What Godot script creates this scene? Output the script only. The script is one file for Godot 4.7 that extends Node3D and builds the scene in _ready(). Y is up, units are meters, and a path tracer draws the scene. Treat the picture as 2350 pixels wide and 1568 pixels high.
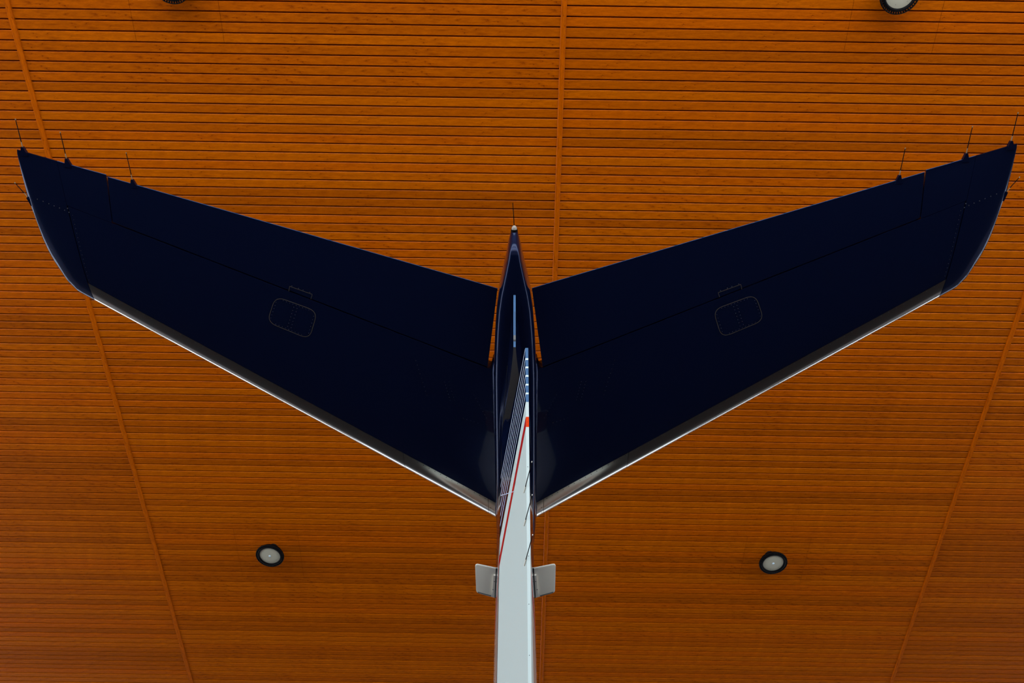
extends Node3D
# A jet's T-tail seen from below and behind, under a ceiling of varnished wood planks.

const CEIL := 9.82            # underside of the planks
const STAB := 6.05            # middle plane of the horizontal stabilizer
var rng := RandomNumberGenerator.new()
var M := {}
var used := {}
var inset := 0.0


func _ready() -> void:
	rng.seed = 7
	# --- camera
	var cam := Camera3D.new()
	cam.name = "camera"
	cam.fov = 49.008
	cam.keep_aspect = Camera3D.KEEP_HEIGHT
	var elev := atan(3400.0 / 1720.0)
	var roll := atan(0.0151)
	var fwd := Vector3(0, sin(elev), -cos(elev))
	var r0 := Vector3(1, 0, 0)
	var u0 := r0.cross(fwd)
	var rt := cos(roll) * r0 + sin(roll) * u0
	var up := -sin(roll) * r0 + cos(roll) * u0
	cam.transform = Transform3D(Basis(rt, up, -fwd), Vector3(0, 1.6, 0))
	add_child(cam)
	cam.current = true
	# --- sky, exposure
	var env := Environment.new()
	env.background_mode = Environment.BG_SKY
	var sm := ProceduralSkyMaterial.new()
	sm.sky_top_color = Color8(150, 182, 216)
	sm.sky_horizon_color = Color8(222, 231, 236)
	sm.sky_curve = 0.2
	sm.ground_bottom_color = Color8(150, 146, 138)
	sm.ground_horizon_color = Color8(190, 190, 186)
	sm.sky_energy_multiplier = 1.55
	var sky := Sky.new()
	sky.sky_material = sm
	env.sky = sky
	env.ambient_light_source = Environment.AMBIENT_SOURCE_DISABLED
	env.tonemap_mode = Environment.TONE_MAPPER_LINEAR
	env.tonemap_exposure = 1.85
	env.sdfgi_enabled = true
	env.ssao_enabled = true
	env.ssil_enabled = true
	var we := WorldEnvironment.new()
	we.name = "environment"
	we.environment = env
	add_child(we)
	# --- sun on the apron outside
	var sun := DirectionalLight3D.new()
	sun.name = "sun"
	sun.rotation_degrees = Vector3(-58, -28, 0)
	sun.light_energy = 2.3
	sun.light_color = Color(1.0, 0.97, 0.93)
	sun.shadow_enabled = true
	add_child(sun)

	materials()
	setting()
	ceiling()
	airplane()
	lamps()


# ------------------------------------------------------------------ helpers
func numbered(n: String) -> String:
	if not used.has(n):
		used[n] = 0
		return n
	used[n] += 1
	return "%s_%03d" % [n, used[n]]


func stm() -> SurfaceTool:
	var st := SurfaceTool.new()
	st.begin(Mesh.PRIMITIVE_TRIANGLES)
	return st


func put(called: String, st: SurfaceTool, mat: Material, parent: Node) -> MeshInstance3D:
	st.generate_normals()
	var mi := MeshInstance3D.new()
	mi.name = numbered(called) if parent == self else called
	mi.mesh = st.commit()
	mi.mesh.surface_set_material(0, mat)
	mi.cast_shadow = GeometryInstance3D.SHADOW_CASTING_SETTING_ON
	parent.add_child(mi, true)
	return mi


func more(mi: MeshInstance3D, st: SurfaceTool, mat: Material) -> void:
	st.generate_normals()
	st.commit(mi.mesh)
	mi.mesh.surface_set_material(mi.mesh.get_surface_count() - 1, mat)


func thing(called: String, label: String, category: String, at := Vector3.ZERO, group := "") -> Node3D:
	var o := Node3D.new()
	o.name = numbered(called)
	add_child(o, true)
	o.position = at
	o.set_meta("label", label)
	o.set_meta("category", category)
	if group != "":
		o.set_meta("group", group)
	return o


func structure(o: Node, label: String, category: String) -> void:
	o.set_meta("kind", "structure")
	o.set_meta("label", label)
	o.set_meta("category", category)


func tri(st: SurfaceTool, a: Vector3, b: Vector3, c: Vector3, out: Vector3) -> void:
	# front faces run clockwise; out is a point inside, faces look away from it
	var n := (b - a).cross(c - a)
	if n.length_squared() < 1e-16:
		return
	if n.dot((a + b + c) / 3.0 - out) > 0.0:
		st.add_vertex(a); st.add_vertex(c); st.add_vertex(b)
	else:
		st.add_vertex(a); st.add_vertex(b); st.add_vertex(c)


func quad(st: SurfaceTool, a: Vector3, b: Vector3, c: Vector3, d: Vector3, inside: Vector3) -> void:
	tri(st, a, b, c, inside)
	tri(st, a, c, d, inside)


func box(st: SurfaceTool, c: Vector3, s: Vector3, bev := 0.0) -> void:
	# a box with chamfered edges
	var h := s / 2.0
	var b: float = min(bev, min(h.x, min(h.y, h.z)) * 0.9)
	st.set_smooth_group(-1)
	if b <= 0.0:
		for ax in 3:
			for sg in [-1.0, 1.0]:
				var p := []
				for q in [[-1, -1], [1, -1], [1, 1], [-1, 1]]:
					var v := Vector3.ZERO
					v[ax] = sg * h[ax]
					v[(ax + 1) % 3] = q[0] * h[(ax + 1) % 3]
					v[(ax + 2) % 3] = q[1] * h[(ax + 2) % 3]
					p.append(c + v)
				quad(st, p[0], p[1], p[2], p[3], c)
		return
	var i := h - Vector3(b, b, b)
	for ax in 3:
		var a1 := (ax + 1) % 3
		var a2 := (ax + 2) % 3
		for sg in [-1.0, 1.0]:
			var p := []
			for q in [[-1, -1], [1, -1], [1, 1], [-1, 1]]:
				var v := Vector3.ZERO
				v[ax] = sg * h[ax]
				v[a1] = q[0] * i[a1]
				v[a2] = q[1] * i[a2]
				p.append(c + v)
			quad(st, p[0], p[1], p[2], p[3], c)
		# edges along ax
		for s1 in [-1.0, 1.0]:
			for s2 in [-1.0, 1.0]:
				var e := []
				for w in [[-1.0, 0], [1.0, 0], [1.0, 1], [-1.0, 1]]:
					var v := Vector3.ZERO
					v[ax] = w[0] * i[ax]
					v[a1] = s1 * (h[a1] if w[1] == 0 else i[a1])
					v[a2] = s2 * (i[a2] if w[1] == 0 else h[a2])
					e.append(c + v)
				quad(st, e[0], e[1], e[2], e[3], c)
	for sx in [-1.0, 1.0]:
		for sy in [-1.0, 1.0]:
			for sz in [-1.0, 1.0]:
				tri(st, c + Vector3(sx * h.x, sy * i.y, sz * i.z), c + Vector3(sx * i.x, sy * h.y, sz * i.z), c + Vector3(sx * i.x, sy * i.y, sz * h.z), c)


func rod(st: SurfaceTool, a: Vector3, b: Vector3, ra: float, rb: float, n := 8) -> void:
	var d := (b - a).normalized()
	var u := d.cross(Vector3.UP if absf(d.y) < 0.9 else Vector3.RIGHT).normalized()
	var v := d.cross(u)
	for k in n:
		var t0 := TAU * k / n
		var t1 := TAU * (k + 1) / n
		var e0 := u * cos(t0) + v * sin(t0)
		var e1 := u * cos(t1) + v * sin(t1)
		var mid := (a + b) / 2.0
		st.set_smooth_group(1)
		quad(st, a + e0 * ra, a + e1 * ra, b + e1 * rb, b + e0 * rb, mid)
		st.set_smooth_group(2)
		tri(st, a, a + e0 * ra, a + e1 * ra, mid)
		tri(st, b, b + e0 * rb, b + e1 * rb, mid)


func lathe(st: SurfaceTool, prof: Array, c: Vector3, n := 32, sharp := false) -> void:
	# prof: [radius, height] pairs about the vertical axis at c
	for k in n:
		var t0 := TAU * k / n
		var t1 := TAU * (k + 1) / n
		for j in prof.size() - 1:
			st.set_smooth_group(j + 1 if sharp else 1)
			var p: Array = prof[j]
			var q: Array = prof[j + 1]
			var a := c + Vector3(p[0] * cos(t0), p[1], p[0] * sin(t0))
			var b := c + Vector3(p[0] * cos(t1), p[1], p[0] * sin(t1))
			var d := c + Vector3(q[0] * cos(t1), q[1], q[0] * sin(t1))
			var e := c + Vector3(q[0] * cos(t0), q[1], q[0] * sin(t0))
			# outward is to the left of the direction of travel along the profile
			var m := (a + b + d + e) / 4.0
			var rad := Vector3(cos((t0 + t1) / 2), 0, sin((t0 + t1) / 2))
			var nn: Vector3 = rad * (q[1] - p[1]) - Vector3.UP * (q[0] - p[0])
			quad(st, a, b, d, e, m - nn.normalized() * 0.01)


func curve(tab: Array, x: float) -> float:
	# straight interpolation in a table of [x, y] rows
	if x <= tab[0][0]:
		return tab[0][1]
	for k in tab.size() - 1:
		if x <= tab[k + 1][0]:
			return lerpf(tab[k][1], tab[k + 1][1], (x - tab[k][0]) / (tab[k + 1][0] - tab[k][0]))
	return tab[-1][1]


# ------------------------------------------------------------------ materials
func flat(col: Color, rough: float, metal := 0.0, spec := 0.5) -> StandardMaterial3D:
	var m := StandardMaterial3D.new()
	m.albedo_color = col
	m.roughness = rough
	m.metallic = metal
	m.metallic_specular = spec
	return m


func wood_image() -> Image:
	# four plank faces stacked; one repeat is 1.32 m long
	var w := 1536
	var hh := 96
	var img := Image.create(w, hh * 4, false, Image.FORMAT_RGB8)
	var n1 := FastNoiseLite.new()
	n1.seed = 3
	n1.noise_type = FastNoiseLite.TYPE_SIMPLEX
	n1.frequency = 1.0
	n1.fractal_octaves = 2
	var r := RandomNumberGenerator.new()
	r.seed = 21
	var deep := Color8(106, 38, 0)
	var light := Color8(208, 102, 0)
	for band in 4:
		# marks: x, y, half length, half height, depth
		var marks := []
		for k in [3, 4, 6, 4][band]:
			var kx := r.randf() * w
			var ky := r.randf_range(22.0, hh - 22.0)
			marks.append([kx, ky, r.randf_range(5, 9), r.randf_range(2.5, 4.5), r.randf_range(0.4, 0.65)])
			# feathers that run away from the knot
			for j in 5:
				marks.append([kx + r.randf_range(-46, 46), ky + r.randf_range(-16, 16), r.randf_range(10, 26), r.randf_range(1.4, 2.6), r.randf_range(0.18, 0.36)])
			if band > 1:
				marks.append([kx + r.randf_range(-20, 20), ky, r.randf_range(24, 60), r.randf_range(5, 11), r.randf_range(0.12, 0.22)])
		for k in 26:
			marks.append([r.randf() * w, r.randf() * hh, r.randf_range(5, 14), r.randf_range(1.2, 2.4), r.randf_range(0.12, 0.34)])
		if band == 3:
			# long darker streaks that stop short
			for k in 2:
				marks.append([r.randf() * w, r.randf_range(30, 66), r.randf_range(60, 90), r.randf_range(8, 16), r.randf_range(0.16, 0.26)])
		for x in w:
			var a := TAU * x / w
			# walks round a circle so that the ends meet
			var cx := cos(a)
			var sx := sin(a)
			var here := []
			for k in marks:
				var dx: float = absf(x - fposmod(k[0], w))
				dx = min(dx, w - dx)
				if dx < k[2] * 2.3:
					here.append([k, dx * dx / (k[2] * k[2])])
			for y in hh:
				var dark := 0.0
				for h in here:
					var k: Array = h[0]
					var dy: float = (y - k[1]) / k[3]
					dark += k[4] * exp(-h[1] - dy * dy)
				var v := float(y) / hh
				var g := n1.get_noise_3d(cx * 1.1, sx * 1.1, v * 3.2 + band * 31.0)
				var g2 := n1.get_noise_3d(cx * 5.0, sx * 5.0, v * 24.0 + band * 57.0)
				var t := clampf(0.76 + 0.17 * g + 0.13 * g2 - dark * (0.85 + 0.9 * g2), 0.0, 1.0)
				img.set_pixel(x, band * hh + y, deep.lerp(light, t))
	return img


func materials() -> void:
	var img := wood_image()
	img.generate_mipmaps()
	var tex := ImageTexture.create_from_image(img)
	var tones := [Color(1, 1, 1), Color(0.94, 0.92, 0.88), Color(1.0, 0.96, 0.92), Color(0.9, 0.88, 0.84), Color(1.0, 1.0, 0.94), Color(0.96, 0.93, 0.93)]
	var wood := []
	for t in tones:
		var m := StandardMaterial3D.new()
		m.albedo_texture = tex
		m.albedo_color = t
		m.roughness = 0.25
		m.metallic_specular = 0.2
		wood.append(m)
	M.wood = wood
	M.backing = flat(Color8(120, 44, 2), 0.9, 0.0, 0.1)
	M.navy = flat(Color8(14, 25, 58), 0.2, 0.6, 0.3)
	M.navy.clearcoat_enabled = true
	M.navy.clearcoat = 0.4
	M.navy.clearcoat_roughness = 0.04
	M.rudder_white = flat(Color8(204, 216, 210), 0.5, 0.0, 0.3)
	M.white = flat(Color8(204, 216, 210), 0.35)
	M.white.clearcoat_enabled = true
	M.white.clearcoat = 1.0
	M.white.clearcoat_roughness = 0.03
	M.whiteline = flat(Color8(205, 214, 232), 0.4)
	M.red = flat(Color8(182, 8, 6), 0.4)
	M.orange = flat(Color8(226, 62, 0), 0.5, 0.0, 0.2)
	M.navy_lit = flat(Color8(14, 84, 132), 0.4)  # navy lightened to stand for light on aft-facing edges
	M.steel = flat(Color8(200, 194, 184), 0.13, 1.0)
	M.cove = flat(Color8(58, 54, 54), 0.6)
	M.seal = flat(Color8(62, 52, 44), 0.7)
	M.rivet = flat(Color8(96, 92, 96), 0.45, 0.4)
	M.dull = flat(Color8(58, 56, 62), 0.5)
	M.screw = flat(Color8(26, 26, 28), 0.6)
	M.black = flat(Color8(10, 7, 8), 0.5, 0.0, 0.2)
	M.plate = flat(Color8(230, 222, 206), 0.45)
	M.plate_edge = flat(Color8(104, 104, 102), 0.6)
	M.lens = flat(Color8(186, 178, 156), 0.35)
	M.lens_core = flat(Color8(206, 220, 226), 0.3)
	M.brass = flat(Color8(170, 150, 120), 0.4, 0.6)
	M.glass_lamp = flat(Color8(168, 156, 142), 0.15)
	M.floor = flat(Color8(138, 140, 140), 0.6)
	M.mat = flat(Color8(30, 28, 28), 0.9)
	M.apron = flat(Color8(188, 192, 194), 0.9)
	M.concrete = flat(Color8(170, 166, 160), 0.85)
	M.wall = flat(Color8(104, 94, 82), 0.9)
	M.tyre = flat(Color8(24, 24, 24), 0.8)


# ------------------------------------------------------------------ the setting
func setting() -> void:
	var x0 := -21.0
	var x1 := 24.0
	var z0 := -44.0
	var z1 := 8.0
	var st := stm()
	box(st, Vector3((x0 + x1) / 2, -0.15, (z0 + z1) / 2), Vector3(x1 - x0, 0.3, z1 - z0))
	structure(put("floor", st, M.floor, self), "pale polished floor under the roof", "floor")
	st = stm()
	box(st, Vector3(0.5, 0.01, -13.0), Vector3(24.0, 0.02, 24.0), 0.008)
	var mat := put("added_dark_mat", st, M.mat, self)  # unseen mat added so the tail's underside reflects something dark
	mat.set_meta("label", "large dark mat added under the jet to keep reflections in the tail dark")
	mat.set_meta("category", "carpet")
	st = stm()
	box(st, Vector3(0, -0.4, -10), Vector3(240, 0.4, 240))
	structure(put("trim_1", st, M.apron, self), "pale concrete apron around the dark floor", "pavement")
	# roof slab and fascia
	st = stm()
	box(st, Vector3((x0 + x1) / 2, CEIL + 0.25, (z0 + z1) / 2), Vector3(x1 - x0 + 1.0, 0.4, z1 - z0 + 1.0))
	structure(put("trim_2", st, M.concrete, self), "concrete roof slab above the wood planks", "roof")
	# unseen walls added along the far halves to darken the ceiling's corners
	for w in [["added_wall_left", x0, -6.0], ["added_wall_right", x1, -1.0]]:
		st = stm()
		box(st, Vector3(w[1], 1.45, (z0 + w[2]) / 2), Vector3(0.4, 2.9, w[2] - z0))
		structure(put(w[0], st, M.wall, self), "added brown wall with an open band above it, darkening the ceiling corners", "wall")
	# deep edge beams on four sides, added to cut light on ceiling and tail
	var n := 3
	for b in [[Vector3(x0, 7.9, (z0 + z1) / 2), Vector3(0.5, 0, z1 - z0)], [Vector3(x1, 6.9, (z0 + z1) / 2), Vector3(0.5, 0, z1 - z0)], [Vector3((x0 + x1) / 2, 6.9, z0), Vector3(x1 - x0, 0, 0.5)], [Vector3((x0 + x1) / 2, 7.6, z1), Vector3(x1 - x0, 0, 0.5)]]:
		var bottom: float = b[0].y
		st = stm()
		box(st, Vector3(b[0].x, (CEIL + bottom) / 2, b[0].z), b[1] + Vector3(0, CEIL - bottom, 0))
		structure(put("trim_%d" % n, st, M.concrete, self), "deep concrete beam added along the edge of the roof to cut incoming light", "beam")
		n += 1
	# columns round the edge
	var spots := []
	for k in 6:
		spots.append(Vector3(x0, 0, lerpf(z0, z1, k / 5.0)))
		spots.append(Vector3(x1, 0, lerpf(z0, z1, k / 5.0)))
	for k in [1, 2, 3]:
		spots.append(Vector3(lerpf(x0, x1, k / 4.0), 0, z0))
	for p in spots:
		st = stm()
		box(st, p + Vector3(0, 3.20, 0), Vector3(0.6, 6.9, 0.6), 0.03)
		structure(put("trim_%d" % n, st, M.concrete, self), "square concrete column at the edge of the roof", "column")
		n += 1


func seam_x(i: int, z: float) -> float:
	var base := [-10.71, -5.124, 0.467, 6.057, 11.65]
	var skew := [0.0062, 0.0066, 0.0079, 0.0050, 0.0050]
	return base[i] - z * skew[i]


func plank(st: SurfaceTool, xa: float, xb: float, zc: float, wid: float, vband: int, uoff: float, cuts := []) -> void:
	# a bevelled board whose face looks down
	var h := wid / 2.0
	var b := 0.0035
	var top := CEIL + 0.022
	var prof := [[h, top], [h, CEIL + 0.0048], [h - 0.0054, CEIL], [-h + b, CEIL], [-h, CEIL + b], [-h, top]]
	var edges := [xa]
	for c in cuts:
		edges.append(c - 0.0014)
		edges.append(c + 0.0014)
	edges.append(xb)
	for e in range(0, edges.size(), 2):
		var xs: float = edges[e]
		var xe: float = edges[e + 1]
		var inside := Vector3((xs + xe) / 2, CEIL + 0.012, zc)
		for j in 5:
			st.set_smooth_group(-1)
			var p: Array = prof[j]
			var q: Array = prof[j + 1]
			var corners := [[xs, p], [xe, p], [xe, q], [xs, q]]
			var v := []
			var uvs := []
			for c in corners:
				v.append(Vector3(c[0], c[1][1], zc + c[1][0]))
				var along: float = (h - c[1][0]) / wid
				uvs.append(Vector2(c[0] / 1.32 + uoff, (vband + 0.04 + 0.92 * along) / 4.0))
			var order := [0, 1, 2, 0, 2, 3]
			var nn: Vector3 = (v[1] - v[0]).cross(v[2] - v[0])
			if nn.dot((v[0] + v[2]) / 2.0 - inside) > 0.0:
				order = [0, 2, 1, 0, 3, 2]
			for o in order:
				st.set_uv(uvs[o])
				st.add_vertex(v[o])


func ceiling() -> void:
	var c := Node3D.new()
	c.name = "ceiling"
	add_child(c)
	structure(c, "ceiling of orange varnished wood planks with dark grooves", "ceiling")
	var st := stm()
	box(st, Vector3(1.5, CEIL + 0.04, -18.0), Vector3(45, 0.04, 51.4))
	put("backing_board", st, M.backing, c)
	var pitch := 0.10022
	var rest := []
	for k in 6:
		rest.append(stm())
	var lamp_at := [Vector2(-3.446, -7.688), Vector2(3.817, -7.684), Vector2(3.806, -0.302), Vector2(-3.446, -0.302)]
	var off := [0.0, 0.31, 0.62, 0.2, 0.8, 0.47]
	var bands := [0, 1, 0, 2, 1, 3]
	for k in range(-100, 440):
		var zc := -0.0777 - pitch * (k - 0.5)
		if zc > 7.8 or zc < -43.9:
			continue
		for col in 6:
			if rng.randf() < 0.42:
				off[col] = rng.randf()
			else:
				off[col] += rng.randf_range(-0.03, 0.03)
			var xa := -21.0 if col == 0 else seam_x(col - 1, zc)
			var xb := 24.0 if col == 5 else seam_x(col, zc)
			if rng.randf() < 0.3:
				bands[col] = rng.randi() % 4
			var band: int = bands[col]
			var tone := rng.randi() % 6
			var cuts := []
			for l in lamp_at:
				if absf(l.y + 0.02 - zc) < 0.45 and l.x > xa and l.x < xb:
					cuts = [l.x - 0.45, l.x + 0.45]
			var own := (col == 2 or col == 3) and zc < -0.22 and zc > -10.45
			if (col == 1 or col == 4) and zc < -5.75 and zc > -10.45:
				own = true
			if own:
				var s := stm()
				plank(s, xa, xb, zc, pitch - 0.0125, band, off[col], cuts)
				s.generate_normals()
				put("plank", s, M.wood[tone], c)
			else:
				plank(rest[tone], xa, xb, zc, pitch - 0.0125, band, off[col], cuts)
	var out: MeshInstance3D = put("outer_planks", rest[0], M.wood[0], c)
	for k in range(1, 6):
		more(out, rest[k], M.wood[k])
	out.set_meta("kind", "stuff")
	# strips over the joints between the fields of planks
	for i in 5:
		var s := stm()
		var za := 7.8
		var zb := -43.9
		var hw := 0.029
		var y1 := CEIL - 0.012
		var prof := [[-hw, CEIL + 0.02], [-hw, y1 + 0.006], [-hw + 0.006, y1], [hw - 0.006, y1], [hw, y1 + 0.006], [hw, CEIL + 0.02]]
		var n := 36
		for j in n:
			var z_a := lerpf(za, zb, float(j) / n)
			var z_b := lerpf(za, zb, float(j + 1) / n)
			for q in 5:
				s.set_smooth_group(-1)
				var v := []
				var uvs := []
				for w in [[z_a, prof[q]], [z_b, prof[q]], [z_b, prof[q + 1]], [z_a, prof[q + 1]]]:
					v.append(Vector3(seam_x(i, w[0]) + w[1][0], w[1][1], w[0]))
					uvs.append(Vector2(w[0] / 1.32, (1.1 + 0.6 * (w[1][0] + hw) / (2 * hw)) / 4.0))
				var inside := Vector3(seam_x(i, z_a), CEIL + 0.02, (z_a + z_b) / 2)
				var order := [0, 1, 2, 0, 2, 3]
				if ((v[1] - v[0]).cross(v[2] - v[0])).dot((v[0] + v[2]) / 2.0 - inside) > 0.0:
					order = [0, 2, 1, 0, 3, 2]
				for o in order:
					s.set_uv(uvs[o])
					s.add_vertex(v[o])
		put("cover_strip", s, M.wood[2], c)


# ------------------------------------------------------------------ the airplane
# local axes: x to the right wing, y up from the floor, z aft
const LE_TAB := [[0.0, -3.840], [2.745, -1.928], [2.815, -1.880], [2.863, -1.815], [2.910, -1.690], [2.930, -1.620], [2.945, -1.530], [2.953, -1.400], [2.960, -1.250]]
const TE_TAB := [[0.0, -1.903], [2.938, -0.976], [2.944, -0.990], [2.952, -1.098], [2.957, -1.200], [2.960, -1.235]]


func half_thick(x: float, z: float) -> float:
	var le := curve(LE_TAB, x)
	var te := curve(TE_TAB, x)
	var chord: float = max(te - le, 0.02)
	var c := clampf((z - le) / chord, 0.0, 1.0)
	var tau := 0.094
	if x > 2.6:
		var f := clampf((x - 2.6) / 0.36, 0.0, 1.0)
		tau *= sqrt(max(1.0 - f * f, 0.0)) * 0.98 + 0.02
	var y := 5.0 * tau * (0.2969 * sqrt(c) - 0.126 * c - 0.3516 * c * c + 0.2843 * c * c * c - 0.1036 * c * c * c * c)
	return y * chord + 0.0032 * min(c * 4.0, 1.0) - inset


func under(x: float, z: float) -> Vector3:
	return Vector3(x, STAB - half_thick(absf(x), z), z)


func tail_edge(stations: Array, s: float) -> SurfaceTool:
	# the thin blunt face along the back of a wing part
	var st := stm()
	st.set_smooth_group(1)
	for j in stations.size() - 1:
		var v := []
		for w in [[j, -1.0], [j + 1, -1.0], [j + 1, 1.0], [j, 1.0]]:
			var q: Array = stations[w[0]]
			v.append(Vector3(q[2] * s, STAB + w[1] * half_thick(q[2], q[3]), q[3]))
		quad(st, v[0], v[1], v[2], v[3], v[0] + Vector3(0, 0, -0.1))
	return st


func wing_part(stations: Array, s: float, rounded_nose := false, n := 18, open_tail := false) -> SurfaceTool:
	# stations: [x_front, z_front, x_aft, z_aft]; thickness follows the airfoil
	var st := stm()
	var rows := []
	for w in stations:
		var lo := []
		var hi := []
		for k in n + 1:
			var t := float(k) / n
			if rounded_nose:
				t = t * t
			var x := lerpf(w[0], w[2], t)
			var z := lerpf(w[1], w[3], t)
			var h := half_thick(x, z)
			lo.append(Vector3(x * s, STAB - h, z))
			hi.append(Vector3(x * s, STAB + h, z))
		rows.append([lo, hi])
	for j in rows.size() - 1:
		for k in n:
			for q in 2:
				st.set_smooth_group(1 if rounded_nose or q == 0 else 2)
				var a: Vector3 = rows[j][q][k]
				var b: Vector3 = rows[j + 1][q][k]
				var c: Vector3 = rows[j + 1][q][k + 1]
				var d: Vector3 = rows[j][q][k + 1]
				quad(st, a, b, c, d, (a + b + c + d) / 4.0 + Vector3(0, 0.1 if q == 0 else -0.1, 0))
		for e in [0, n]:
			if (e == 0 and rounded_nose) or (e == n and open_tail):
				continue
			st.set_smooth_group(3 if e == 0 else 4)
			var a: Vector3 = rows[j][0][e]
			var b: Vector3 = rows[j + 1][0][e]
			quad(st, a, b, rows[j + 1][1][e], rows[j][1][e], a + Vector3(0, 0, 0.1 if e == 0 else -0.1))
	for e in [0, rows.size() - 1]:
		st.set_smooth_group(5 if e == 0 else 6)
		var o := Vector3(0.1 * s if e == 0 else -0.1 * s, 0, 0)
		for k in n:
			quad(st, rows[e][0][k], rows[e][0][k + 1], rows[e][1][k + 1], rows[e][1][k], rows[e][0][k] + o)
	return st


func spans(xa: float, xb: float, n: int, front: Callable, aft: Callable) -> Array:
	var r := []
	for k in n + 1:
		var x := lerpf(xa, xb, float(k) / n)
		r.append([x, front.call(x), x, aft.call(x)])
	return r


func hinge_z(x: float) -> float:
	return -2.4983 + 0.4415 * x


func skin_z(x: float) -> float:
	return -3.644 + 0.677 * x


func wick(base: Vector3, tip: Vector3, parent: Node, bump: Material) -> void:
	var d := (tip - base).normalized()
	var st := stm()
	# little mounting foot
	var side := d.cross(Vector3.UP).normalized()
	var f := [base - d * 0.03 - side * 0.026, base - d * 0.03 + side * 0.020, base + d * 0.022 + side * 0.006, base + d * 0.022 - side * 0.006]
	var c := base - d * 0.01
	st.set_smooth_group(-1)
	var hh := Vector3(0, 0.009, 0)
	quad(st, f[0] - hh, f[1] - hh, f[2] - hh, f[3] - hh, c)
	quad(st, f[0] + hh, f[1] + hh, f[2] + hh, f[3] + hh, c)
	for k in 4:
		quad(st, f[k] - hh, f[(k + 1) % 4] - hh, f[(k + 1) % 4] + hh, f[k] + hh, c)
	var mi := put("static_wick", st, bump, parent)
	st = stm()
	rod(st, base + d * 0.018, base + d * 0.05, 0.003, 0.0026)
	rod(st, tip - d * 0.004, tip + d * 0.003, 0.0030, 0.0030)
	more(mi, st, M.brass)
	st = stm()
	rod(st, base + d * 0.05, tip - d * 0.004, 0.0026, 0.0022)
	more(mi, st, M.black)


func dots(parent: Node, pts: Array, r: float, mat: Material, nrm := Vector3.DOWN, called := "rivets") -> void:
	var st := stm()
	for p in pts:
		rod(st, p - nrm * 0.002, p + nrm * 0.0014, r, r * 0.7, 7)
	var mi := put(called, st, mat, parent)
	mi.set_meta("kind", "stuff")


func bullet_section(z: float, w: float, yb: float, yt: float, p: float, n := 40) -> Array:
	var r := []
	var yc := (yb + yt) / 2.0
	var h := (yt - yb) / 2.0
	for k in n:
		var t := TAU * k / n
		var ct := cos(t)
		var s := sin(t)
		r.append(Vector3(w * signf(ct) * pow(absf(ct), 2.0 / p), yc + h * signf(s) * pow(absf(s), 2.0 / p), z))
	return r


func loft(st: SurfaceTool, rows: Array, caps := true) -> void:
	var n: int = rows[0].size()
	var mids := []
	for r in rows:
		var m := Vector3.ZERO
		for p in r:
			m += p
		mids.append(m / n)
	st.set_smooth_group(1)
	for j in rows.size() - 1:
		var mid: Vector3 = (mids[j] + mids[j + 1]) / 2.0
		for k in n:
			var q := (k + 1) % n
			quad(st, rows[j][k], rows[j][q], rows[j + 1][q], rows[j + 1][k], mid)
	if caps:
		for e in [0, rows.size() - 1]:
			st.set_smooth_group(2 + e)
			var other: Vector3 = mids[1] if e == 0 else mids[e - 1]
			for k in n:
				tri(st, mids[e], rows[e][k], rows[e][(k + 1) % n], other)


# the rudder and the fin
func te_z(y: float) -> float:
	return -2.046 - 0.7 * (5.555 - y)


func rud_chord(y: float) -> float:
	return 0.525 + 0.075 * (5.5 - y)


func hinge_w(y: float) -> float:
	return curve([[3.3, 0.118], [4.381, 0.0992], [4.865, 0.0912], [5.1226, 0.0868], [5.268, 0.0853], [5.486, 0.0818], [5.54, 0.0763], [5.60, 0.070], [5.86, 0.048], [5.95, 0.044]], y)


func rud(u: float, y: float, side := -1.0, lift := 0.0) -> Vector3:
	# u from the hinge (0) to the trailing edge (1), which is swung to the right
	var zt := te_z(y)
	var c := rud_chord(y)
	var xt := 0.0640 if side < 0 else 0.0810
	return Vector3(side * hinge_w(y) * (1.0 - u) + xt * u + side * lift, y, zt - c * (1.0 - u))


func rud_top(u: float) -> float:
	return curve([[0.0, 5.540], [0.12, 5.528], [0.25, 5.464], [0.36, 5.440], [1.0, 5.556]], u)


func fin_le(y: float) -> float:
	return -4.05 - 0.79 * (5.86 - y)


func fin_half(f: float, y: float) -> float:
	var tm := 0.121 + 0.018 * (5.2 - y)
	var s := curve([[0.0, 0.0], [0.015, 0.20], [0.05, 0.37], [0.12, 0.57], [0.22, 0.77], [0.36, 0.94], [0.5, 1.0], [0.65, 0.995], [0.82, 0.93], [1.0, (hinge_w(y) - 0.001) / tm]], f)
	return tm * s


func fin(f: float, y: float, side: float, lift := 0.0) -> Vector3:
	var zl := fin_le(y)
	var zh := te_z(y) - rud_chord(y)
	return Vector3(side * (fin_half(f, y) + lift) - 0.003, y, lerpf(zl, zh, f))


func patch(st: SurfaceTool, fn: Callable, u0: float, u1: float, lo: Callable, hi: Callable, nu: int, nv: int, inside_x: float) -> void:
	# a skin over a side surface between two lines y = lo(u) and y = hi(u)
	st.set_smooth_group(1)
	for i in nu:
		for j in nv:
			var p := []
			for q in [[0, 0], [1, 0], [1, 1], [0, 1]]:
				var u := lerpf(u0, u1, float(i + q[0]) / nu)
				var y := lerpf(lo.call(u), hi.call(u), float(j + q[1]) / nv)
				p.append(fn.call(u, y))
			var c: Vector3 = (p[0] + p[2]) / 2.0
			quad(st, p[0], p[1], p[2], p[3], Vector3(inside_x, c.y, c.z))


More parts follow.
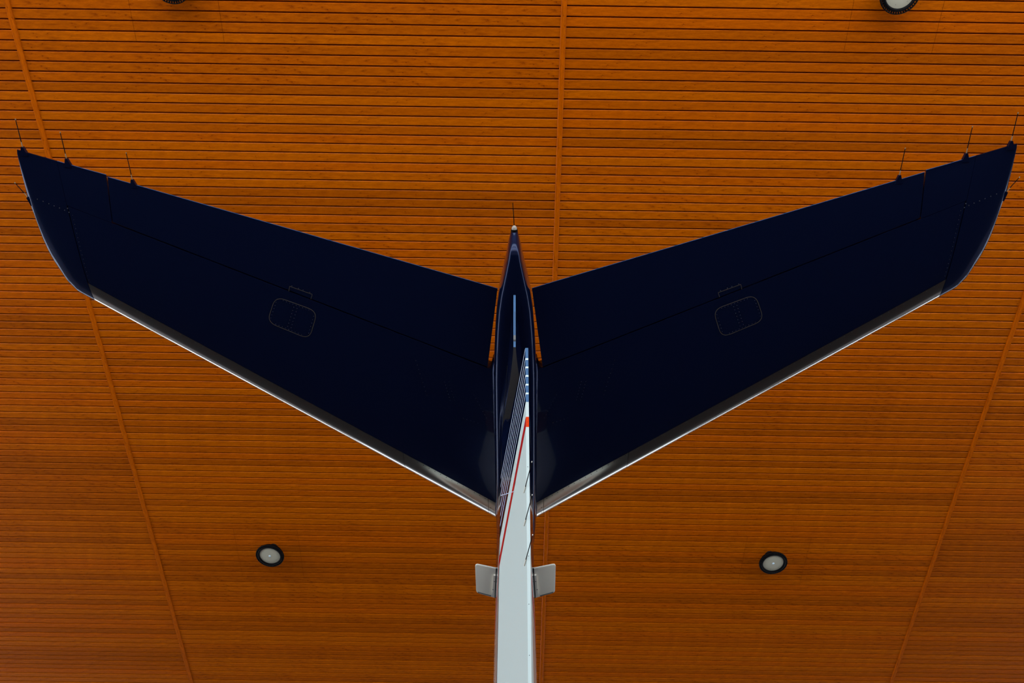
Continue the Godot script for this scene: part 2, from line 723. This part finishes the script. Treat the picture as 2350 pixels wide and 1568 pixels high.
func airplane() -> void:
	var a := thing("airplane", "white jet with dark blue swept T-tail and striped rudder below the wood ceiling", "airplane", Vector3(-0.027, 0, 0))
	a.rotation.y = deg_to_rad(-1.2)
	for s in [-1.0, 1.0]:
		tailplane(a, s)
	bullet(a)
	fin_and_rudder(a)
	fuselage(a)


func tailplane(a: Node3D, s: float) -> void:
	# fixed box between the metal nose and the hinge line
	var box_st := spans(0.10, 2.716, 14, func(x): return skin_z(x) + 0.001, func(x): return hinge_z(x) - 0.004)
	var box_part := put("stabilizer", wing_part(box_st, s, false, 22), M.navy, a)
	# metal nose in two lengths
	var nose := spans(0.8015, 2.719, 12, func(x): return curve(LE_TAB, x), func(x): return skin_z(x) - 0.001)
	var le := put("leading_edge", wing_part(nose, s, true, 26), M.steel, a)
	le.set_meta("label", "bare metal leading edge strip")
	nose = spans(0.2045, 0.7995, 8, func(x): return curve(LE_TAB, x), func(x): return skin_z(x) - 0.001)
	var le2 := put("leading_edge", wing_part(nose, s, true, 26), M.steel, a)
	le2.set_meta("label", "bare metal leading edge strip at the root")
	var cap := put("nose_root_cap", wing_part(spans(0.10, 0.202, 2, func(x): return curve(LE_TAB, x), func(x): return skin_z(x) - 0.001), s, true, 26), M.steel, a)
	inset = 0.004
	for w in [[0.198, 0.211], [0.794, 0.807]]:
		put("joint_seal", wing_part(spans(w[0], w[1], 1, func(x): return curve(LE_TAB, x) + 0.006, func(x): return skin_z(x) - 0.001), s, false, 26), M.black, le2)
	inset = 0.0
	dots(cap, [under(0.187 * s, -3.60), under(0.188 * s, -3.66)], 0.0036, M.screw)
	var row := []
	for k in 44:
		var x := lerpf(0.85, 2.66, k / 43.0)
		row.append(under(x * s, skin_z(x) - 0.014))
	dots(le, row, 0.0028, M.screw)
	row = []
	for k in 15:
		var x := lerpf(0.225, 0.78, k / 14.0)
		row.append(under(x * s, skin_z(x) - 0.014))
	dots(le2, row, 0.0036, M.screw)
	# elevator
	var ev := [[0.184, hinge_z(0.184) + 0.006, 0.110, curve(TE_TAB, 0.110)]]
	for k in range(1, 15):
		var t := k / 15.0
		var xf := lerpf(0.184, 2.465, t)
		var xa := lerpf(0.110, 2.442, t)
		ev.append([xf, hinge_z(xf) + 0.006, xa, curve(TE_TAB, xa) + 0.001])
	ev.append([2.465, hinge_z(2.465) + 0.006, 2.442, curve(TE_TAB, 2.442) + 0.001])
	var el := put("elevator", wing_part(ev, s, false, 14, true), M.navy, a)
	put("trailing_edge", tail_edge(ev, s), M.navy_lit, el)  # brighter blue paints in the light caught by this back face
	wick(Vector3(2.298 * s, STAB, -1.170), Vector3(2.296 * s, STAB, -0.990), el, M.navy)
	# a spar closing the hinge gap from inside
	# tip: behind the hinge line, and the rounded cap outboard of the box
	var tip_rows := [[2.471, hinge_z(2.471) - 0.001, 2.448, curve(TE_TAB, 2.448) + 0.012]]
	for x in [2.55, 2.64, 2.7195]:
		tip_rows.append([x, hinge_z(x) - 0.001, x, curve(TE_TAB, x) + 0.010])
	var tip := put("stabilizer_tip", wing_part(tip_rows, s, false, 14, true), M.navy, a)
	put("trailing_edge", tail_edge(tip_rows, s), M.navy_lit, tip)  # same painted-in light along the back of the tip
	var cap_rows := []
	for x in [2.7215, 2.745, 2.78, 2.815, 2.84, 2.863, 2.888, 2.91, 2.928, 2.938, 2.944, 2.948, 2.952, 2.9565, 2.9595]:
		cap_rows.append([x, curve(LE_TAB, x), x, curve(TE_TAB, x) + (0.010 if x < 2.9385 else 0.0)])
	var cap_st := wing_part(cap_rows, s, true, 22)
	more(tip, cap_st, M.navy)
	for w in [[2.661, -1.042, 2.655, -0.868], [2.903, -0.972, 2.895, -0.792], [2.951, -1.272, 3.014, -1.165]]:
		wick(Vector3(w[0] * s, STAB, w[1]), Vector3(w[2] * s, STAB, w[3]), tip, M.navy)
	var bolts := []
	for q in [[2.895, -1.262], [2.862, -1.275], [2.83, -1.289], [2.80, -1.302], [2.77, -1.315], [2.742, -1.329], [2.718, -1.342], [2.722, -1.318]]:
		bolts.append(under(q[0] * s, q[1]))
	dots(tip, bolts, 0.004, M.dull)
	var rows := []
	for w in [[0.66, -2.36, 0.60, -2.62, 9], [0.445, -2.52, 0.415, -2.66, 7], [0.475, -2.52, 0.445, -2.66, 7], [0.28, -2.62, 0.20, -2.80, 8], [0.36, -2.80, 0.26, -2.84, 5], [2.70, -1.36, 2.705, -1.78, 16]]:
		for k in w[4]:
			var t: float = k / (w[4] - 1.0)
			rows.append(under(lerpf(w[0], w[2], t) * s, lerpf(w[1], w[3], t)))
	dots(box_part, rows, 0.0022, M.dull)
	# inspection cover with rounded corners, bedded in sealant
	cover(box_part, s)
	# hinge bracket plate let into the elevator's nose
	var st := stm()
	var cs := [[-1.443, -1.864], [-1.433, -1.831], [-1.296, -1.887], [-1.308, -1.917]]
	frame_lines(st, cs, s, 0.0028, 1)
	put("hinge_plate", st, M.seal, el)
	var hp := []
	for t in [0.1, 0.4, 0.6, 0.9]:
		hp.append(under(-s * lerpf(-1.433, -1.296, t), lerpf(-1.831, -1.887, t) + 0.008))
	dots(el, hp, 0.003, M.rivet)


func frame_lines(st: SurfaceTool, cs: Array, s: float, w: float, open := 0) -> void:
	# a fine raised bead along a line on the underside
	st.set_smooth_group(-1)
	for k in cs.size() - open:
		var p := under(-s * cs[k][0], cs[k][1])
		var c: Array = cs[(k + 1) % cs.size()]
		var q := under(-s * c[0], c[1])
		var d := (q - p).normalized()
		var n := d.cross(Vector3.UP).normalized() * w / 2.0
		var dn := Vector3(0, -0.0012, 0)
		var upv := Vector3(0, 0.002, 0)
		var inside := (p + q) / 2.0 + upv
		quad(st, p - n + dn, p + n + dn, q + n + dn, q - n + dn, inside)
		quad(st, p - n + dn, q - n + dn, q - n + upv, p - n + upv, inside)
		quad(st, p + n + dn, q + n + dn, q + n + upv, p + n + upv, inside)


func cover(parent: Node3D, s: float) -> void:
	var cs := [Vector2(-1.531, -1.897), Vector2(-1.275, -2.004), Vector2(-1.350, -2.197), Vector2(-1.609, -2.073)]
	var ring := []
	for k in 4:
		var p: Vector2 = cs[k]
		var d0: Vector2 = (cs[(k + 3) % 4] - p).normalized()
		var d1: Vector2 = (cs[(k + 1) % 4] - p).normalized()
		var r := 0.062
		for j in 7:
			var t := j / 6.0
			var b := (1 - t) * (1 - t)
			ring.append((p + d0 * r) * b + p * 2 * t * (1 - t) + (p + d1 * r) * t * t)
	var mid := Vector2.ZERO
	for p in ring:
		mid += p / ring.size()
	var st := stm()
	var arr := []
	for p in ring:
		arr.append([p.x, p.y])
	frame_lines(st, arr, s, 0.0034)
	put("cover_seal", st, M.seal, parent)
	st = stm()
	for k in ring.size():
		var p: Vector2 = mid + (ring[k] - mid) * 0.975
		var q: Vector2 = mid + (ring[(k + 1) % ring.size()] - mid) * 0.975
		var dn := Vector3(0, -0.0010, 0)
		st.set_smooth_group(1)
		var rings := 5
		for j in rings:
			var t0 := float(j) / rings
			var t1 := float(j + 1) / rings
			var v := []
			for w in [[p, t0], [q, t0], [q, t1], [p, t1]]:
				var g: Vector2 = mid.lerp(w[0], w[1])
				v.append(under(-s * g.x, g.y) + dn)
			quad(st, v[0], v[1], v[2], v[3], v[0] + Vector3(0, 0.1, 0))
	put("access_cover", st, M.navy, parent)
	var pts := []
	for k in 4:
		var p: Vector2 = cs[k]
		var q: Vector2 = cs[(k + 1) % 4]
		var n := 9 if k % 2 == 0 else 6
		for j in n:
			var g: Vector2 = mid + (p.lerp(q, 0.16 + 0.68 * j / (n - 1.0)) - mid) * 0.90
			pts.append(under(-s * g.x, g.y))
	for j in 7:
		var t := 0.14 + 0.72 * j / 6.0
		for e in [-0.04, 0.04]:
			var g: Vector2 = (cs[0].lerp(cs[1], 0.5 + e)).lerp(cs[3].lerp(cs[2], 0.5 + e), t)
			pts.append(under(-s * g.x, g.y))
	dots(parent, pts, 0.0026, M.rivet)


func bullet(a: Node3D) -> void:
	var rows := []
	# z, half width, bottom, top
	for r in [[-1.476, 0.020, 5.990, 6.050, 2.4], [-1.490, 0.0245, 5.968, 6.062, 2.6], [-1.515, 0.031, 5.920, 6.085, 2.8], [-1.535, 0.036, 5.884, 6.098, 3.0], [-1.552, 0.0395, 5.868, 6.108, 3.2], [-1.580, 0.045, 5.862, 6.12, 3.4], [-1.617, 0.050, 5.860, 6.14, 3.6], [-1.765, 0.080, 5.860, 6.18, 5.0], [-1.855, 0.0985, 5.86, 6.2, 5.5], [-1.960, 0.1145, 5.86, 6.21, 5.6], [-2.105, 0.127, 5.86, 6.22, 5.6], [-2.267, 0.1365, 5.86, 6.22, 5.6], [-2.445, 0.143, 5.86, 6.22, 5.6], [-2.8, 0.146, 5.86, 6.22, 5.6], [-3.3, 0.148, 5.86, 6.22, 5.6], [-3.726, 0.147, 5.865, 6.21, 4.8], [-3.909, 0.138, 5.88, 6.19, 3.2], [-4.05, 0.118, 5.91, 6.17, 2.8], [-4.18, 0.085, 5.95, 6.13, 2.4], [-4.26, 0.045, 6.0, 6.09, 2.1], [-4.285, 0.012, 6.03, 6.06, 2.0]]:
		rows.append(bullet_section(r[0], r[1], r[2], r[3], r[4], 56))
	var st := stm()
	loft(st, rows)
	var b := put("bullet_fairing", st, M.navy, a)
	# root fillets where the tailplane meets the bullet
	rows = []
	for r in [[-2.36, 0.148, 5.99, 6.11], [-2.40, 0.160, 5.965, 6.135], [-2.46, 0.167, 5.945, 6.155], [-2.7, 0.169, 5.935, 6.165], [-3.1, 0.171, 5.93, 6.17], [-3.20, 0.171, 5.935, 6.165], [-3.60, 0.168, 5.95, 6.15], [-3.70, 0.158, 5.97, 6.13], [-3.745, 0.146, 6.0, 6.1]]:
		rows.append(bullet_section(r[0], r[1], r[2], r[3], 3.2, 40))
	st = stm()
	loft(st, rows)
	put("root_fillet", st, M.navy, a)
	# tail light: dark collar and clear dome
	st = stm()
	rod(st, Vector3(0, 6.018, -1.482), Vector3(0, 6.018, -1.462), 0.022, 0.0205, 20)
	var nl := put("navigation_light", st, M.black, b)
	st = stm()
	var prev := []
	for j in 7:
		var t := j / 6.0 * PI / 2.0
		var ring := []
		for k in 20:
			var g := TAU * k / 20
			ring.append(Vector3(0.0175 * cos(t) * cos(g), 6.018 + 0.0175 * cos(t) * sin(g), -1.462 + 0.024 * sin(t)))
		prev.append(ring)
	loft(st, prev)
	more(nl, st, M.glass_lamp)
	st = stm()
	rod(st, Vector3(0, 6.045, -1.47), Vector3(-0.008, 6.05, -1.305), 0.0027, 0.0022)
	put("static_wick", st, M.black, b)
	# wedge under the bullet above the rudder
	st = stm()
	var n := 14
	var rowz := []
	var yb := 5.562
	for k in n + 1:
		var t := float(k) / n
		rowz.append([lerpf(-1.823, te_z(5.875) - rud_chord(5.875), t), lerpf(-2.042, te_z(yb) - rud_chord(yb), t), 0.0068 + (hinge_w(5.875) - 0.0068) * t, 0.0068 + (hinge_w(yb) - 0.0068) * pow(t, 1.3)])
	for k in n:
		var p: Array = rowz[k]
		var q: Array = rowz[k + 1]
		for s in [-1.0, 1.0]:
			st.set_smooth_group(1 if s < 0 else 2)
			quad(st, Vector3(s * p[2], 5.875, p[0]), Vector3(s * q[2], 5.875, q[0]), Vector3(s * q[3], yb, q[1]), Vector3(s * p[3], yb, p[1]), Vector3(0, 5.7, -2.5))
	var wf := put("fin_fairing", st, M.navy, a)
	st = stm()
	st.set_smooth_group(3)
	quad(st, Vector3(-0.0068, 5.875, -1.823), Vector3(0.0068, 5.875, -1.823), Vector3(0.0068, yb, -2.042), Vector3(-0.0068, yb, -2.042), Vector3(0, 5.7, -2.3))
	put("edge_band", st, M.navy_lit, wf)  # lighter blue stands for light falling on this aft face
	var p0 := Vector3(0, 5.875, -1.823)
	var p1 := Vector3(0, yb, -2.042)
	for w in [[0.36, 0.79, 0.0012, 0.0036, M.navy], [0.79, 0.87, -0.0066, 0.0066, M.plate_edge], [0.87, 0.90, -0.0066, 0.0066, M.screw]]:
		st = stm()
		st.set_smooth_group(-1)
		var qa := p0.lerp(p1, w[0]) + Vector3(0, -0.0004, 0.0008)
		var qb := p0.lerp(p1, w[1]) + Vector3(0, -0.0004, 0.0008)
		var xl := Vector3(w[2], 0, 0)
		var xr := Vector3(w[3], 0, 0)
		quad(st, qa + xl, qa + xr, qb + xr, qb + xl, Vector3(0, 5.7, -2.3))
		put("edge_fitting", st, w[4], wf)
	st = stm()
	st.set_smooth_group(-1)
	for k in n:
		var p: float = rowz[k][1]
		var q: float = rowz[k + 1][1]
		var wp: float = rowz[k][3]
		var wq: float = rowz[k + 1][3]
		quad(st, Vector3(-wp, yb, p), Vector3(wp, yb, p), Vector3(wq, yb, q), Vector3(-wq, yb, q), Vector3(0, 5.9, -2.4))
	var cv := put("cove_plate", st, M.cove, wf)
	cv.set_meta("label", "grey closing plate above the rudder")
	var pts := []
	for k in 7:
		pts.append(Vector3(-0.024 - 0.004 * k, yb, -2.36 - 0.030 * k))
	dots(wf, pts, 0.003, M.screw)


func fin_and_rudder(a: Node3D) -> void:
	# fin
	var edge := func(f: float) -> float: return 4.9925 - 0.865 * (1.0 - f)
	var st := stm()
	for s in [-1.0, 1.0]:
		var sd: float = s
		patch(st, func(f, y): return fin(f * f, y, sd), 0.0, 1.0, func(_f): return 3.2, func(f): return edge.call(f * f), 26, 10, 0.0)
	var fn := put("fin", st, M.white, a)
	st = stm()
	st.set_smooth_group(2)
	for k in 16:   # closing wall in front of the rudder
		var y0 := lerpf(3.2, 5.9, k / 16.0)
		var y1 := lerpf(3.2, 5.9, (k + 1) / 16.0)
		quad(st, fin(1, y0, -1), fin(1, y0, 1), fin(1, y1, 1), fin(1, y1, -1), Vector3(0, y0, -9))
	put("cove_wall", st, M.black, fn)
	# livery on the fin: dark blue above a slanting line, red and white bands below it
	for s in [-1.0, 1.0]:
		var sd: float = s
		var skin := func(f, y): return fin(f, y, sd, 0.0008)
		st = stm()
		patch(st, func(f, y): return fin(f * f, y, sd), 0.0, 1.0, func(f): return edge.call(f * f), func(_f): return 5.90, 26, 10, 0.0)
		put("dark_blue_paint", st, M.navy, fn)
		st = stm()
		patch(st, skin, 0.0, 1.0, func(f): return edge.call(f) - 0.129, func(f): return edge.call(f) - 0.0875, 24, 1, 0.0)
		put("stripe", st, M.red, fn)
	# rudder
	var us := [0.0, 0.06, 0.12, 0.18, 0.24, 0.30, 0.36, 0.5, 0.65, 0.8, 0.9, 1.0]
	st = stm()
	for s in [-1.0, 1.0]:
		var sd: float = s
		st.set_smooth_group(1 if s < 0 else 2)
		var prev := []
		for k in 17:
			var row := []
			for u in us:
				row.append(rud(u, lerpf(3.20, lerpf(4.9925, 5.2704, u), k / 16.0), sd))
			if k > 0:
				for j in us.size() - 1:
					quad(st, prev[j], prev[j + 1], row[j + 1], row[j], Vector3(0.0, prev[j].y, prev[j].z) if j < 6 else Vector3(0.075, prev[j].y, prev[j].z))
			prev = row
	st.set_smooth_group(3)
	for k in 16:   # blunt trailing edge
		var y0 := lerpf(3.20, 5.556, k / 16.0)
		var y1 := lerpf(3.20, 5.556, (k + 1) / 16.0)
		var c := rud(0.5, y0)
		quad(st, rud(1, y0, -1), rud(1, y0, 1), rud(1, y1, 1), rud(1, y1, -1), c)
	st.set_smooth_group(4)
	for k in us.size() - 1:   # bottom
		quad(st, rud(us[k], 3.20, -1), rud(us[k], 3.20, 1), rud(us[k + 1], 3.20, 1), rud(us[k + 1], 3.20, -1), Vector3(0, 4.5, -2.9))
	st.set_smooth_group(5)
	for k in 16:   # rounded nose inside the fin
		var y0 := lerpf(3.20, 5.54, k / 16.0)
		var y1 := lerpf(3.20, 5.54, (k + 1) / 16.0)
		for j in 8:
			var v := []
			for q in [[y0, j], [y1, j], [y1, j + 1], [y0, j + 1]]:
				var t: float = PI * q[1] / 8.0
				var w := hinge_w(q[0])
				v.append(Vector3(-w * cos(t), q[0], te_z(q[0]) - rud_chord(q[0]) - 0.02 * sin(t)))
			quad(st, v[0], v[1], v[2], v[3], Vector3(0, y0, te_z(y0) - 0.3))
	var rd := put("rudder", st, M.rudder_white, a)
	var blue_edge := func(u: float) -> float: return lerpf(4.9925, 5.2704, u)
	for s in [-1.0, 1.0]:
		var sd: float = s
		st = stm()
		patch(st, func(u, y): return rud(u, y, sd), 0.0, 1.0, blue_edge, rud_top, 25, 8, 0.0 if s < 0 else -0.3)
		st.set_smooth_group(4)
		for k in 25:   # half of the top edge
			var a0 := rud(k / 25.0, rud_top(k / 25.0), sd)
			var a1 := rud((k + 1) / 25.0, rud_top((k + 1) / 25.0), sd)
			var m0 := (a0 + rud(k / 25.0, rud_top(k / 25.0), -sd)) / 2.0
			var m1 := (a1 + rud((k + 1) / 25.0, rud_top((k + 1) / 25.0), -sd)) / 2.0
			quad(st, a0, a1, m1, m0, a0 - Vector3(0, 1, 0))
		put("dark_blue_paint", st, M.navy, rd)
		var te := [5.549, 5.4945, 5.450, 5.4045, 5.3585, 5.313]
		var hg := [5.2745, 5.2317, 5.189, 5.143, 5.095, 5.0477]
		for k in 6:
			st = stm()
			var lo := func(u: float) -> float: return lerpf(hg[k], te[k], u) - 0.0055
			var hi := func(u: float) -> float: return min(lerpf(hg[k], te[k], u) + 0.0055, rud_top(u))
			patch(st, func(u, y): return rud(u, y, sd, 0.001), 0.0, 1.0, lo, hi, 20, 1, 0.0 if s < 0 else -0.3)
			put("stripe", st, M.whiteline, rd)
		st = stm()
		patch(st, func(u, y): return rud(u, y, sd, 0.0008), 0.0, 1.0, func(u): return lerpf(4.8637, 5.145, u), func(u): return lerpf(4.907, 5.195, u), 20, 1, 0.0 if s < 0 else -0.3)
		put("stripe", st, M.red, rd)
	st = stm()
	patch(st, func(u, y): return rud(u, y, -1.0, 0.0015), 0.0, 0.56, func(u): return lerpf(5.190, 5.008, u / 0.56) - 0.0016, func(u): return lerpf(5.190, 5.008, u / 0.56) + 0.0016, 10, 1, 0.0)
	put("skin_joint", st, M.whiteline, rd)
	# bands across the blunt trailing edge; the blue is navy with light painted in
	var bands := [[5.2704, 5.556, M.navy_lit], [5.145, 5.195, M.orange]]
	for k in [5.4945, 5.450, 5.4045, 5.3585, 5.313]:
		bands.append([k - 0.0045, k + 0.0045, M.white])
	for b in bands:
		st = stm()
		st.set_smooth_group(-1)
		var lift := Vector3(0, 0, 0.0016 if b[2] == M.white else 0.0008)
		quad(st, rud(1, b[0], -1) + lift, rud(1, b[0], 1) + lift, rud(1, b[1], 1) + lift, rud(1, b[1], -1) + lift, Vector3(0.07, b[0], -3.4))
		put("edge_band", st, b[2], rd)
	var pts := []
	for y in [5.51, 5.33, 5.17, 4.954, 4.755, 4.56, 4.365, 4.170]:
		pts.append(rud(1, y, -1).lerp(rud(1, y, 1), 0.45))
	dots(rd, pts, 0.0026, M.screw, Vector3(0, -0.5, 0.86))
	for y in [4.8636, 4.7167, 4.5473]:
		var p := rud(0.945, y, -1, 0.003)
		var q := p + Vector3(0.040, 0.004, 0.190)
		var d := (q - p).normalized()
		st = stm()
		rod(st, p - d * 0.012, p + d * 0.03, 0.0034, 0.003)
		rod(st, q - d * 0.003, q + d * 0.003, 0.0028, 0.0028)
		var mi := put("static_wick", st, M.plate, rd)
		st = stm()
		rod(st, p + d * 0.03, q - d * 0.003, 0.0025, 0.0021)
		more(mi, st, M.black)
	# small fixed plates on the fin's sides
	for s in [-1.0, 1.0]:
		var sd: float = s
		st = stm()
		var root := func(z: float) -> float:
			var zl := fin_le(5.0)
			return absf(fin((z - zl) / (te_z(5.0) - rud_chord(5.0) - zl), 5.0, sd).x)
		var xa: float = root.call(-3.245)
		var xb: float = root.call(-3.486)
		var out := [Vector2(xa - 0.001, -3.245), Vector2(0.2408, -3.2095), Vector2(0.2408, -3.4417), Vector2(xb - 0.001, -3.486)]
		var ring := [out[0]]
		for k in [1, 2]:
			var p: Vector2 = out[k]
			var d0: Vector2 = (out[k - 1] - p).normalized() * 0.022
			var d1: Vector2 = (out[k + 1] - p).normalized() * 0.022
			for j in 6:
				var t := j / 5.0
				ring.append((p + d0) * (1 - t) * (1 - t) + p * 2 * t * (1 - t) + (p + d1) * t * t)
		ring.append(out[3])
		prism(st, ring, sd, 4.998, 5.004, 0.003)
		var pl := put("fin_plate", st, M.plate, fn)
		pl.set_meta("label", "small pale plate standing out from the fin")
		st = stm()
		prism(st, [Vector2(xa + 0.006, -3.290), Vector2(xa + 0.018, -3.288), Vector2(xb + 0.019, -3.445), Vector2(xb + 0.006, -3.457)], sd, 4.983, 4.9965)
		put("bracket", st, M.plate, pl)
		pts = [Vector3(sd * (xa + 0.0145), 4.9825, -3.335), Vector3(sd * (xb + 0.0135), 4.9825, -3.402)]
		dots(pl, pts, 0.0034, M.screw)
		st = stm()
		prism(st, [Vector2(0.150, -3.4705), Vector2(0.231, -3.4405), Vector2(0.231, -3.432), Vector2(0.150, -3.462)], sd, 4.9945, 4.997)
		put("abrasion_strip", st, M.plate_edge, pl)
		st = stm()
		prism(st, [Vector2(xa - 0.004, -3.2445), Vector2(xa + 0.0045, -3.2435), Vector2(xb + 0.0045, -3.484), Vector2(xb - 0.004, -3.4845)], sd, 4.9945, 4.9985)
		put("seal_strip", st, M.screw, pl)


func prism(st: SurfaceTool, ring: Array, sx: float, y0: float, y1: float, bev := 0.0) -> void:
	st.set_smooth_group(-1)
	var m := Vector2.ZERO
	for p in ring:
		m += p / ring.size()
	var mid := Vector3(sx * m.x, (y0 + y1) / 2.0, m.y)
	for k in ring.size():
		var p: Vector2 = ring[k]
		var q: Vector2 = ring[(k + 1) % ring.size()]
		var a := Vector3(sx * p.x, y0, p.y)
		var b := Vector3(sx * q.x, y0, q.y)
		var c := Vector3(sx * q.x, y1, q.y)
		var d := Vector3(sx * p.x, y1, p.y)
		var low := Vector3(mid.x, y0 - bev * 0.6, mid.z)
		if bev > 0.0:
			var e := low + (Vector3(a.x, low.y, a.z) - low) * (1.0 - bev / 0.09)
			var f := low + (Vector3(b.x, low.y, b.z) - low) * (1.0 - bev / 0.09)
			quad(st, a, b, f, e, mid)
			tri(st, e, f, low, mid)
		else:
			tri(st, a, b, low, mid)
		quad(st, a, b, c, d, mid)
		tri(st, d, c, Vector3(mid.x, y1, mid.z), mid)


func fuselage(a: Node3D) -> void:
	var rows := []
	for r in [[-3.75, 0.05, 3.15], [-4.0, 0.16, 3.1], [-4.6, 0.34, 3.02], [-5.6, 0.66, 2.9], [-7.0, 0.92, 2.75], [-8.5, 1.05, 2.65], [-10.0, 1.1, 2.6], [-16.0, 1.1, 2.6], [-17.5, 0.92, 2.52], [-18.6, 0.6, 2.42], [-19.3, 0.3, 2.34], [-19.6, 0.06, 2.3]]:
		rows.append(bullet_section(r[0], r[1], r[2] - r[1], r[2] + r[1], 2.0, 32))
	var st := stm()
	loft(st, rows)
	put("fuselage", st, M.white, a)
	for sd in [-1.0, 1.0]:
		st = stm()
		rows = []
		for r in [[-7.0, 0.30], [-7.4, 0.42], [-8.0, 0.52], [-9.0, 0.58], [-10.2, 0.58], [-10.8, 0.53], [-11.05, 0.46]]:
			var ring := []
			for k in 28:
				ring.append(Vector3(sd * 1.62 + r[1] * cos(TAU * k / 28), 3.35 + r[1] * sin(TAU * k / 28), r[0]))
			rows.append(ring)
		loft(st, rows)
		var en := put("engine_nacelle", st, M.white, a)
		st = stm()
		box(st, Vector3(sd * 1.05, 3.25, -9.3), Vector3(0.5, 0.16, 1.8), 0.05)
		put("engine_pylon", st, M.white, en)
	for p in [Vector3(-1.1, 0, -10.5), Vector3(1.1, 0, -10.5), Vector3(0, 0, -17.0)]:
		st = stm()
		rod(st, Vector3(p.x * 0.8, 2.1, p.z), Vector3(p.x, 0.352, p.z), 0.07, 0.06, 14)
		var g := put("landing_gear_leg", st, M.plate, a)
		st = stm()
		rod(st, Vector3(p.x - 0.12, 0.352, p.z), Vector3(p.x + 0.12, 0.352, p.z), 0.33, 0.33, 28)
		put("wheel", st, M.tyre, g)


# ------------------------------------------------------------------ lamps
func lamps() -> void:
	var k := 8.03
	var at := [Vector2(-0.4192, -0.9353), Vector2(0.4643, -0.9348), Vector2(0.463, -0.0262), Vector2(-0.419, -0.0267)]
	var words := ["round black high bay lamp with white lens, left of the striped fin",
		"round black high bay lamp with white lens, right of the striped fin",
		"round black high bay lamp cut by the top edge, above the right tailplane",
		"black high bay lamp whose ribbed rim just shows at the top edge, left"]
	var first: Node3D = null
	for i in 4:
		var p := Vector3(at[i].x * k, 9.63, at[i].y * k)
		var o: Node3D
		if first == null:
			o = thing("high_bay_lamp", words[i], "lamp", p, "high bay lamps on the ceiling")
			lamp_parts(o)
			first = o
		else:
			o = first.duplicate()
			o.name = numbered("high_bay_lamp")
			add_child(o, true)
			o.position = p
			o.set_meta("label", words[i])


func lamp_parts(o: Node3D) -> void:
	var st := stm()
	lathe(st, [[0.142, 0.012], [0.146, 0.0], [0.160, -0.004], [0.172, 0.0], [0.174, 0.02], [0.170, 0.060], [0.150, 0.075], [0.085, 0.082], [0.080, 0.125], [0.03, 0.135], [0.0, 0.135]], Vector3.ZERO, 48)
	put("housing", st, M.black, o)
	st = stm()
	lathe(st, [[0.0, 0.002], [0.05, 0.003], [0.10, 0.006], [0.142, 0.012]], Vector3.ZERO, 40)
	var ln := put("lens", st, M.lens, o)
	ln.set_meta("label", "white round lens")
	st = stm()
	lathe(st, [[0.0, -0.006], [0.012, -0.005], [0.018, 0.003]], Vector3.ZERO, 20)
	put("sensor_cap", st, M.lens_core, ln)
	st = stm()
	for k in 6:
		var t := TAU * k / 6 + 0.3
		rod(st, Vector3(0.11 * cos(t), 0.012, 0.11 * sin(t)), Vector3(0.11 * cos(t), 0.004, 0.11 * sin(t)), 0.0026, 0.0026, 6)
	put("screws", st, M.plate_edge, ln).set_meta("kind", "stuff")
	# ribs of the heat sink, with gaps, and the outer ring that ties them
	st = stm()
	for k in 48:
		var t: float = TAU * k / 48
		var b := Basis(Vector3.UP, -t)
		var c := b * Vector3(0.181, 0.0125, 0)
		var s2 := stm()
		box(s2, Vector3.ZERO, Vector3(0.028, 0.024, 0.006))
		st.append_from(s2.commit(), 0, Transform3D(b, c))
	put("cooling_ribs", st, M.black, o).set_meta("kind", "stuff")
	st = stm()
	lathe(st, [[0.190, 0.0], [0.196, 0.0], [0.198, 0.012], [0.196, 0.024], [0.190, 0.024], [0.188, 0.012], [0.190, 0.0]], Vector3.ZERO, 48)
	put("outer_ring", st, M.black, o)
	st = stm()
	rod(st, Vector3(0, 0.13, 0), Vector3(0, CEIL - 9.63 + 0.002, 0), 0.02, 0.06, 16)
	put("stem", st, M.black, o)
